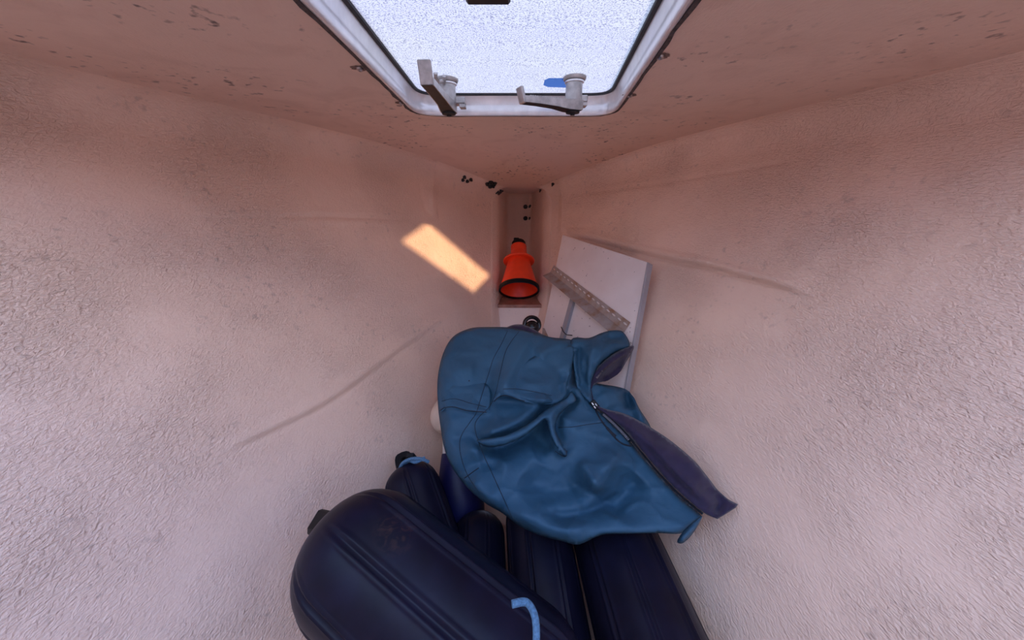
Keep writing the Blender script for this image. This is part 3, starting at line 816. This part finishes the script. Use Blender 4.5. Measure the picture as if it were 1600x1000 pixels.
# ------------------------------------------------------------------ jacket
J0 = at(850, 760, .70)
jacket = empty('jacket', (J0.x, J0.y, -.72), 'crumpled teal sailing jacket with purple-navy zip facing thrown over the fenders', 'jacket')
def tbase(x, y):
    s = np.clip((y - 512) / 340.0, -.1, 1.2)
    t = 1.07 - .50 * s + .06 * s * s
    t = t - .055 * np.exp(-((x - 800) / 150) ** 2 - ((y - 640) / 110) ** 2)      # heap in the middle
    t = t + .0 * np.clip((x - 980) / 170, 0, 1.2) * np.clip((y - 560) / 160, 0, 1)
    return t
def folds(x, y, spec):
    Q = np.stack([x, y], 1); d = np.zeros(len(x))
    for pts, amp, wl_, wr_ in spec:
        poly = np.array(smooth_line(pts, 5)); ds, fr, sd = seg_dist(Q, poly)
        w = np.where(sd > 0, wr_, wl_)
        d += 2.8 * amp * np.exp(-(ds / w) ** 1.5) * np.clip(np.minimum(fr, 1 - fr) * 5, .0, 1) ** .8
    return d
# crest lines (+) and hollows (-): points, height, width on the left / right of the line's direction
MAIN_FOLDS = [
 ([(835, 520), (812, 555), (795, 590), (776, 618)], .014, 12, 26),
 ([(772, 560), (762, 600), (755, 640)], -.006, 18, 14),
 ([(770, 622), (790, 617), (825, 624), (872, 628)], .012, 26, 4),
 ([(772, 630), (800, 628), (830, 634), (870, 636)], -.006, 5, 14),
 ([(742, 685), (785, 670), (815, 655), (845, 632), (880, 622)], .020, 14, 15),
 ([(745, 706), (785, 696), (818, 680), (850, 655), (868, 640)], -.030, 15, 20),
 ([(880, 625), (862, 645), (858, 668), (868, 692), (884, 713)], .024, 16, 7),
 ([(893, 628), (874, 650), (872, 675), (882, 698)], -.018, 7, 24),
 ([(862, 700), (842, 690), (830, 690)], -.010, 12, 12),
 ([(898, 540), (893, 572), (886, 600), (880, 618)], .016, 14, 5),
 ([(908, 548), (902, 580), (900, 610)], -.034, 8, 13),
 ([(900, 612), (888, 618), (905, 630)], -.014, 9, 12),
 ([(883, 580), (872, 600), (876, 612)], -.012, 8, 9),
 ([(835, 560), (860, 545), (888, 536)], .010, 14, 14),
 ([(840, 585), (862, 578), (880, 574)], -.008, 10, 12),
 ([(815, 742), (850, 764), (885, 764), (920, 748)], -.013, 34, 26),
 ([(785, 792), (835, 814), (885, 828), (930, 814)], .008, 24, 14),
 ([(845, 796), (885, 806), (935, 792), (965, 770)], -.010, 10, 16),
 ([(905, 720), (925, 745), (930, 770)], .008, 10, 12),
 ([(720, 700), (750, 706), (800, 730)], .007, 10, 12),
 ([(930, 690), (955, 700), (978, 722)], -.006, 10, 10),
 ([(780, 655), (800, 648), (820, 640)], -.005, 8, 8),
 ([(975, 700), (945, 735), (925, 770)], .018, 20, 30),
 ([(1000, 745), (975, 772), (955, 808)], -.016, 26, 26),
 ([(890, 668), (930, 660), (948, 660)], .005, 10, 6),
 ([(705, 690), (730, 680), (760, 690)], -.006, 12, 12),
 ([(700, 590), (720, 578), (745, 580)], .006, 18, 20),
 ([(700, 615), (722, 605), (740, 612)], -.004, 12, 12),
 ([(735, 745), (755, 770), (790, 790)], .008, 16, 16),
 ([(688, 640), (705, 636), (735, 641), (765, 646)], .007, 20, 3),
 ([(702, 752), (745, 725), (790, 735)], -.006, 14, 14),
]
def sheet(name, outline, spec, mat, parent, tf, roll=.03, step=5.0, n=5, thick=.0022, smoothb=True, seed=1, crinkle=.0018):
    ol = [tuple(p) for p in (smooth_line(outline, n, True) if smoothb else outline)]
    # resample boundary
    bp = []
    for i in range(len(ol)):
        a, b = np.array(ol[i]), np.array(ol[(i + 1) % len(ol)]); L = np.linalg.norm(b - a); k = max(1, int(L / step))
        for j in range(k): bp.append(a + (b - a) * j / k)
    bp = np.array(bp); nb = len(bp)
    rnd = random.Random(seed)
    x0, y0 = bp.min(0); x1, y1 = bp.max(0)
    gx, gy = np.meshgrid(np.arange(x0, x1, step), np.arange(y0, y1, step * .9))
    gx[::2] += step / 2
    P = np.stack([gx.ravel(), gy.ravel()], 1)
    P += np.array([[rnd.uniform(-.15, .15) * step, rnd.uniform(-.15, .15) * step] for _ in P])
    ins = np.zeros(len(P), bool); j = nb - 1
    for i in range(nb):
        a, b = bp[i], bp[j]
        c = ((a[1] > P[:, 1]) != (b[1] > P[:, 1])) & (P[:, 0] < (b[0] - a[0]) * (P[:, 1] - a[1]) / (b[1] - a[1] + 1e-12) + a[0])
        ins ^= c; j = i
    ds, _, _ = seg_dist(P, np.vstack([bp, bp[:1]]))
    P = P[ins & (ds > step * .45)]
    allp = np.vstack([bp, P])
    res = geometry.delaunay_2d_cdt([Vector(p) for p in allp], [(i, (i + 1) % nb) for i in range(nb)], [], 1, 1e-4)
    V = np.array([tuple(v) for v in res[0]]); faces = [tuple(f) for f in res[2]]
    x, y = V[:, 0], V[:, 1]
    t = tf(x, y)
    de, _, _ = seg_dist(V, np.vstack([bp, bp[:1]]))
    dm = de * t / F; rr = roll if not callable(roll) else roll(x, y)
    k = np.clip(1 - dm / rr, 0, 1); t = t + rr * (1 - np.sqrt(np.maximum(1 - k * k, 0)))
    if spec: t = t - folds(x, y, spec)
    if crinkle:
        nz = np.array([noise.fractal(Vector((a / 30, b / 30, seed * 3.1)), 1.0, 2.0, 3) for a, b in V])
        nr = np.array([1 - abs(noise.noise(Vector((a / 55 + 3, b / 42, seed * 7.7)))) * 2 for a, b in V])
        t = t - crinkle * nz - crinkle * 2.6 * np.clip(nr, 0, 1) ** 4
    u, v = (x - 800) / F, (500 - y) / F
    W = np.stack([u * t, (CP + v * SP) * t, (-SP + v * CP) * t], 1)
    ff = []
    for f in faces:                                   # face the camera
        a, b, c = W[f[0]], W[f[1]], W[f[2]]
        ff.append(f if np.dot(np.cross(b - a, c - a), a) < 0 else f[::-1])
    ob = mk(name, W, ff, mat, parent)
    if thick:
        s = ob.modifiers.new('thickness', 'SOLIDIFY'); s.thickness = thick; s.offset = -1
    return ob
def J_t(x, y): return tbase(x, y)
MAIN = [(735, 513), (762, 511), (800, 512), (835, 520), (862, 527), (893, 531), (905, 545), (905, 580), (908, 610), (922, 628),
        (945, 650), (975, 680), (1000, 706), (1030, 742), (1062, 775), (1096, 806), (1082, 822), (1062, 834), (1030, 833), (985, 834), (940, 836),
        (905, 851), (880, 846), (845, 837), (812, 822), (785, 802), (758, 786), (730, 762), (706, 730), (694, 700), (688, 665), (684, 630), (684, 590), (692, 553), (708, 526)]
body = sheet('body', MAIN, MAIN_FOLDS, M_teal, jacket, J_t, lambda x, y: .018 + .040 * np.clip((y - 560) / 200, 0, 1) * np.clip((930 - x) / 120, 0, 1) + .02 * np.clip((720 - x) / 40, 0, 1), 4.0, seed=2, crinkle=.0019)
# back of the jacket right of the zip
sheet('back_panel', [(918, 600), (945, 601), (975, 607), (988, 618), (1000, 640), (1017, 668), (1016, 690), (985, 690), (950, 665), (925, 635)],
      [([(985, 612), (996, 635), (1008, 665)], .012, 9, 8), ([(975, 612), (982, 625), (984, 640)], -.022, 8, 7), ([(940, 612), (955, 640)], .008, 14, 14)],
      M_teal, jacket, lambda x, y: tbase(x, y) + .030, .02, 4.5, seed=3)
# collar standing open
col_t = lambda x, y: tbase(x, y) - .006 - .02 * np.exp(-((x - 950) / 40) ** 2 - ((y - 540) / 30) ** 2)
sheet('collar', [(892, 531), (920, 528), (940, 520), (958, 516), (974, 519), (984, 541), (962, 551), (942, 566), (928, 585), (923, 606), (926, 631), (914, 624), (902, 604), (896, 575)],
      [([(905, 540), (905, 580), (912, 614)], -.016, 5, 6), ([(916, 555), (914, 590), (921, 620)], -.011, 4, 5), ([(898, 550), (899, 575), (905, 600)], .008, 4, 4), ([(935, 530), (922, 560), (918, 600)], .010, 12, 9), ([(945, 523), (958, 528), (975, 524)], -.008, 5, 6), ([(975, 530), (945, 548), (930, 570)], .008, 9, 6)],
      M_teal, jacket, col_t, .016, 3.5, seed=4)
lin_t = lambda x, y: tbase(x, y) + .012
sheet('collar_lining', [(986, 540), (990, 545), (978, 566), (968, 582), (950, 594), (930, 600), (926, 612), (930, 628), (924, 632), (920, 606), (926, 586), (941, 566), (962, 550)],
      [([(985, 545), (955, 565), (932, 590)], .010, 5, 7), ([(975, 568), (955, 585), (935, 594)], -.012, 8, 8)], M_lining, jacket, lambda x, y: tbase(x, y) - .012 + .035 * np.clip((y - (1115 - .58 * x)) / 25, 0, 1), .010, 3.2, seed=5)
# purple-navy zip facing
FLAP = [tuple(p) for p in smooth_line([(932, 634), (950, 640), (975, 646), (1000, 658), (1022, 671), (1050, 690), (1085, 720), (1108, 748), (1122, 766), (1138, 780), (1153, 788)], 4)
        + smooth_line([(1150, 793), (1136, 802), (1121, 811)], 3) + smooth_line([(1116, 809), (1098, 800), (1062, 770), (1030, 737), (1000, 701), (975, 672), (950, 650), (936, 638)], 4)]
flap_t = lambda x, y: tbase(x, y) - .022 + .02 * np.clip((x - 1080) / 80, 0, 1)
sheet('zip_facing', FLAP, [([(960, 648), (1010, 690), (1060, 742), (1115, 795)], .008, 14, 6), ([(1020, 690), (1070, 720), (1110, 760)], .010, 22, 20), ([(1118, 768), (1125, 785), (1118, 805)], -.006, 8, 8)], M_lining, jacket, flap_t, .006, 4.0, smoothb=False, seed=6)
# flaps and pleats lying over the body
sheet('pocket_flap', [(836, 556), (856, 548), (884, 540), (897, 545), (893, 575), (886, 600), (884, 618), (870, 631), (845, 633), (820, 629), (798, 621), (784, 618), (773, 627), (772, 622), (790, 596), (812, 572)],
      [([(815, 575), (850, 575), (880, 572)], -.004, 12, 10), ([(800, 600), (840, 600), (878, 606)], .004, 12, 10), ([(884, 580), (874, 604), (878, 616)], -.008, 6, 7)],
      M_teal, jacket, lambda x, y: tbase(x, y) - .018 - .016 * np.clip((y - 590) / 40, 0, 1), .008, 3.6, seed=11)
sheet('pleat', [(893, 612), (884, 622), (870, 630), (852, 640), (835, 655), (815, 668), (792, 679), (768, 684), (745, 688), (760, 698), (785, 696), (815, 684), (836, 668), (852, 656), (858, 676), (868, 696), (882, 713), (886, 707), (876, 690), (868, 670), (872, 652), (886, 636), (900, 626)],
      [([(745, 688), (800, 682), (840, 660), (885, 626)], .006, 8, 8), ([(885, 626), (862, 650), (868, 690), (884, 712)], .006, 6, 6)],
      M_teal, jacket, lambda x, y: tbase(x, y) - .036, .012, 3.2, seed=12)
sheet('shoulder_flap', [(684, 600), (700, 590), (740, 592), (764, 604), (766, 630), (762, 644), (745, 644), (728, 642), (712, 637), (698, 637), (687, 642)],
      [([(690, 612), (725, 606), (762, 618)], .003, 12, 12)],
      M_teal, jacket, lambda x, y: tbase(x, y) + .010 - .020 * np.clip((y - 596) / 40, 0, 1) + .02 * np.clip((705 - x) / 20, 0, 1) ** 2, .003, 3.6, seed=13, crinkle=.0008)
# turned-over tail at the lower corner
sheet('hem_tail', [(1097, 806), (1090, 822), (1079, 838), (1066, 849), (1058, 846), (1066, 832), (1080, 818)], [([(1092, 812), (1062, 846)], .006, 6, 6)], M_teal, jacket, lambda x, y: tbase(x, y) - .010, .010, 3.0, seed=7)
# collar rim seen at the far edge
sheet('hood_edge', [(792, 514), (800, 508), (815, 507), (830, 512), (845, 521), (858, 528), (840, 530), (815, 522)], [], M_lining, jacket, lambda x, y: tbase(x, y) + .02, .012, 3.0, seed=8)

# stitching, flap edges and zips follow the cloth
from mathutils.bvhtree import BVHTree
deps = bpy.context.evaluated_depsgraph_get()
def bvh(ob):
    me = ob.data; b = base_of(ob)
    return BVHTree.FromPolygons([v.co + b for v in me.vertices], [tuple(p.vertices) for p in me.polygons])
trees = {o.name.split('.')[0]: bvh(o) for o in jacket.children}
def on_cloth(px, py, lift, names=('body', 'pocket_flap', 'shoulder_flap', 'pleat')):
    d = ray(px, py).normalized(); best = None
    for n in names:
        h = trees[n].ray_cast(Vector((0, 0, 0)), d)
        if h[0] is not None and (best is None or h[3] < best): best = h[3]
    if best is None: best = float(tbase(np.array(px * 1.0), np.array(py * 1.0))) * ray(px, py).length
    return d * (best - lift)
def line_on(name, pts, r, mat, parent, lift=.0006, names=('body', 'pocket_flap', 'shoulder_flap', 'pleat'), n=8, sides=6):
    P = [on_cloth(p[0], p[1], lift, names) for p in smooth_line(pts, n)]
    return MB().tube(P, r, sides).build(name, mat, parent)
SE = [
 [(793, 517), (782, 540), (771, 560), (763, 585), (752, 620), (744, 645), (734, 660), (722, 678), (718, 695), (722, 720), (732, 745), (748, 768)],
 [(811, 518), (799, 533), (789, 552), (781, 585), (774, 615), (765, 635), (748, 652), (742, 665), (746, 685), (756, 712), (770, 742), (785, 775), (800, 808)],
 [(690, 627), (710, 623), (735, 630), (760, 636)],
 [(786, 608), (810, 608), (840, 613), (862, 618)],
 [(872, 668), (895, 667), (920, 663), (945, 660)]]
for s in SE: line_on('stitching', s, .00075, M_thread, body)
line_on('pocket_edge', [(687, 642), (695, 637), (710, 636), (728, 641), (745, 643), (760, 644)], .0013, M_thread, body)
line_on('pocket_edge', [(772, 627), (780, 620), (792, 618), (806, 623), (820, 627)], .0013, M_thread, body)
line_on('drawcord', [(930, 640), (938, 655), (948, 668), (960, 683), (972, 693), (985, 697)], .0022, M_thread, body, .0015)
line_on('drawcord', [(948, 668), (955, 676), (962, 682)], .0038, M_thread, body, .0015)
line_on('crease_shade', [(868, 705), (877, 711), (884, 713), (886, 704)], .0010, M_thread, body)  # shade in the fold's crease drawn as a thin dark tube
line_on('tear', [(726, 747), (738, 738), (748, 731)], .0012, M_thread, body)
d0 = on_cloth(733, 595, .0004)
MB().lathe(d0, ray(733, 595), [(-.001, .0), (-.001, .0022), (.001, .0022)], 10).build('burn_spot', M_thread, body)
fac = bpy.data.objects['zip_facing']
zl = [(934, 638), (952, 652), (975, 675), (1000, 704), (1030, 740), (1062, 773), (1098, 803)]
zp = smooth_line(zl, 14)
line_on('zip_tape', zl, .0026, M_thread, fac, .0, ('zip_facing', 'body'), 10)
tm = MB()
pp = [on_cloth(p[0] - 1.5, p[1] + 2.0, .002, ('zip_facing', 'body')) for p in zp]
for i in range(1, len(pp) - 1):
    d = (pp[i + 1] - pp[i - 1]).normalized(); nrm = -pp[i].normalized(); s = d.cross(nrm)
    tm.box(pp[i], d * .0011, s * .0030, nrm * .0010)
tm.build('zip_teeth', M_teeth, fac, False)
lin = bpy.data.objects['collar_lining']
zl2 = smooth_line([(930, 588), (938, 578), (950, 568), (963, 559), (977, 552)], 9)
tm = MB(); pp = [on_cloth(p[0] + 2, p[1] + 3, .002, ('collar_lining', 'collar')) for p in zl2]
for i in range(1, len(pp) - 1):
    d = (pp[i + 1] - pp[i - 1]).normalized(); nrm = -pp[i].normalized(); s = d.cross(nrm)
    tm.box(pp[i], d * .0011, s * .0030, nrm * .0010)
tm.build('zip_teeth', M_teeth, lin, False)
zs = on_cloth(929, 632, .006, ('body', 'collar', 'zip_facing', 'collar_lining'))
sl = MB(); nrm = -zs.normalized(); d = Vector((.5, -.6, -.5)); d = (d - nrm * d.dot(nrm)).normalized(); s = d.cross(nrm)
sl.box(zs, d * .012, s * .008, nrm * .004, .002); sl.box(zs + nrm * .005, d * .006, s * .003, nrm * .002, .001)
sl.box(zs + d * .018 - s * .004, d * .010, s * .004, nrm * .0015, .001)
zsl = sl.build('zip_slider', M_latch_dark, jacket, False)
gm = MB()
for a, b in ((-.004, .003), (.003, -.003), (.006, .004)): gm.box(zs + nrm * .0075 + d * a + s * b, d * .0035, s * .0012, nrm * .0006)
gm.build('slider_glint', M_screw, zsl, False)

# ------------------------------------------------------------------ black knob behind the jacket
kc = at(831, 511, 1.22)
kn = empty('rubber_bung', kc - Vector((0, 0, .024)), 'shiny black rubber bung just behind the upper edge of the jacket', 'bung')
MB().lathe(kc - Vector((0, 0, .024)), (0, -.2, 1), [(0, .014), (.006, .024), (.022, .029), (.038, .025), (.048, .014), (.050, 0)], 28).build('bulb', M_blackgloss, kn)
MB().tube([kc + Vector((math.cos(a) * .029, math.sin(a) * .012, .010 + math.sin(a) * .026)) for a in [2 * math.pi * k / 24 for k in range(24)]], .0075, 8, True).build('ring', M_blackgloss, kn)
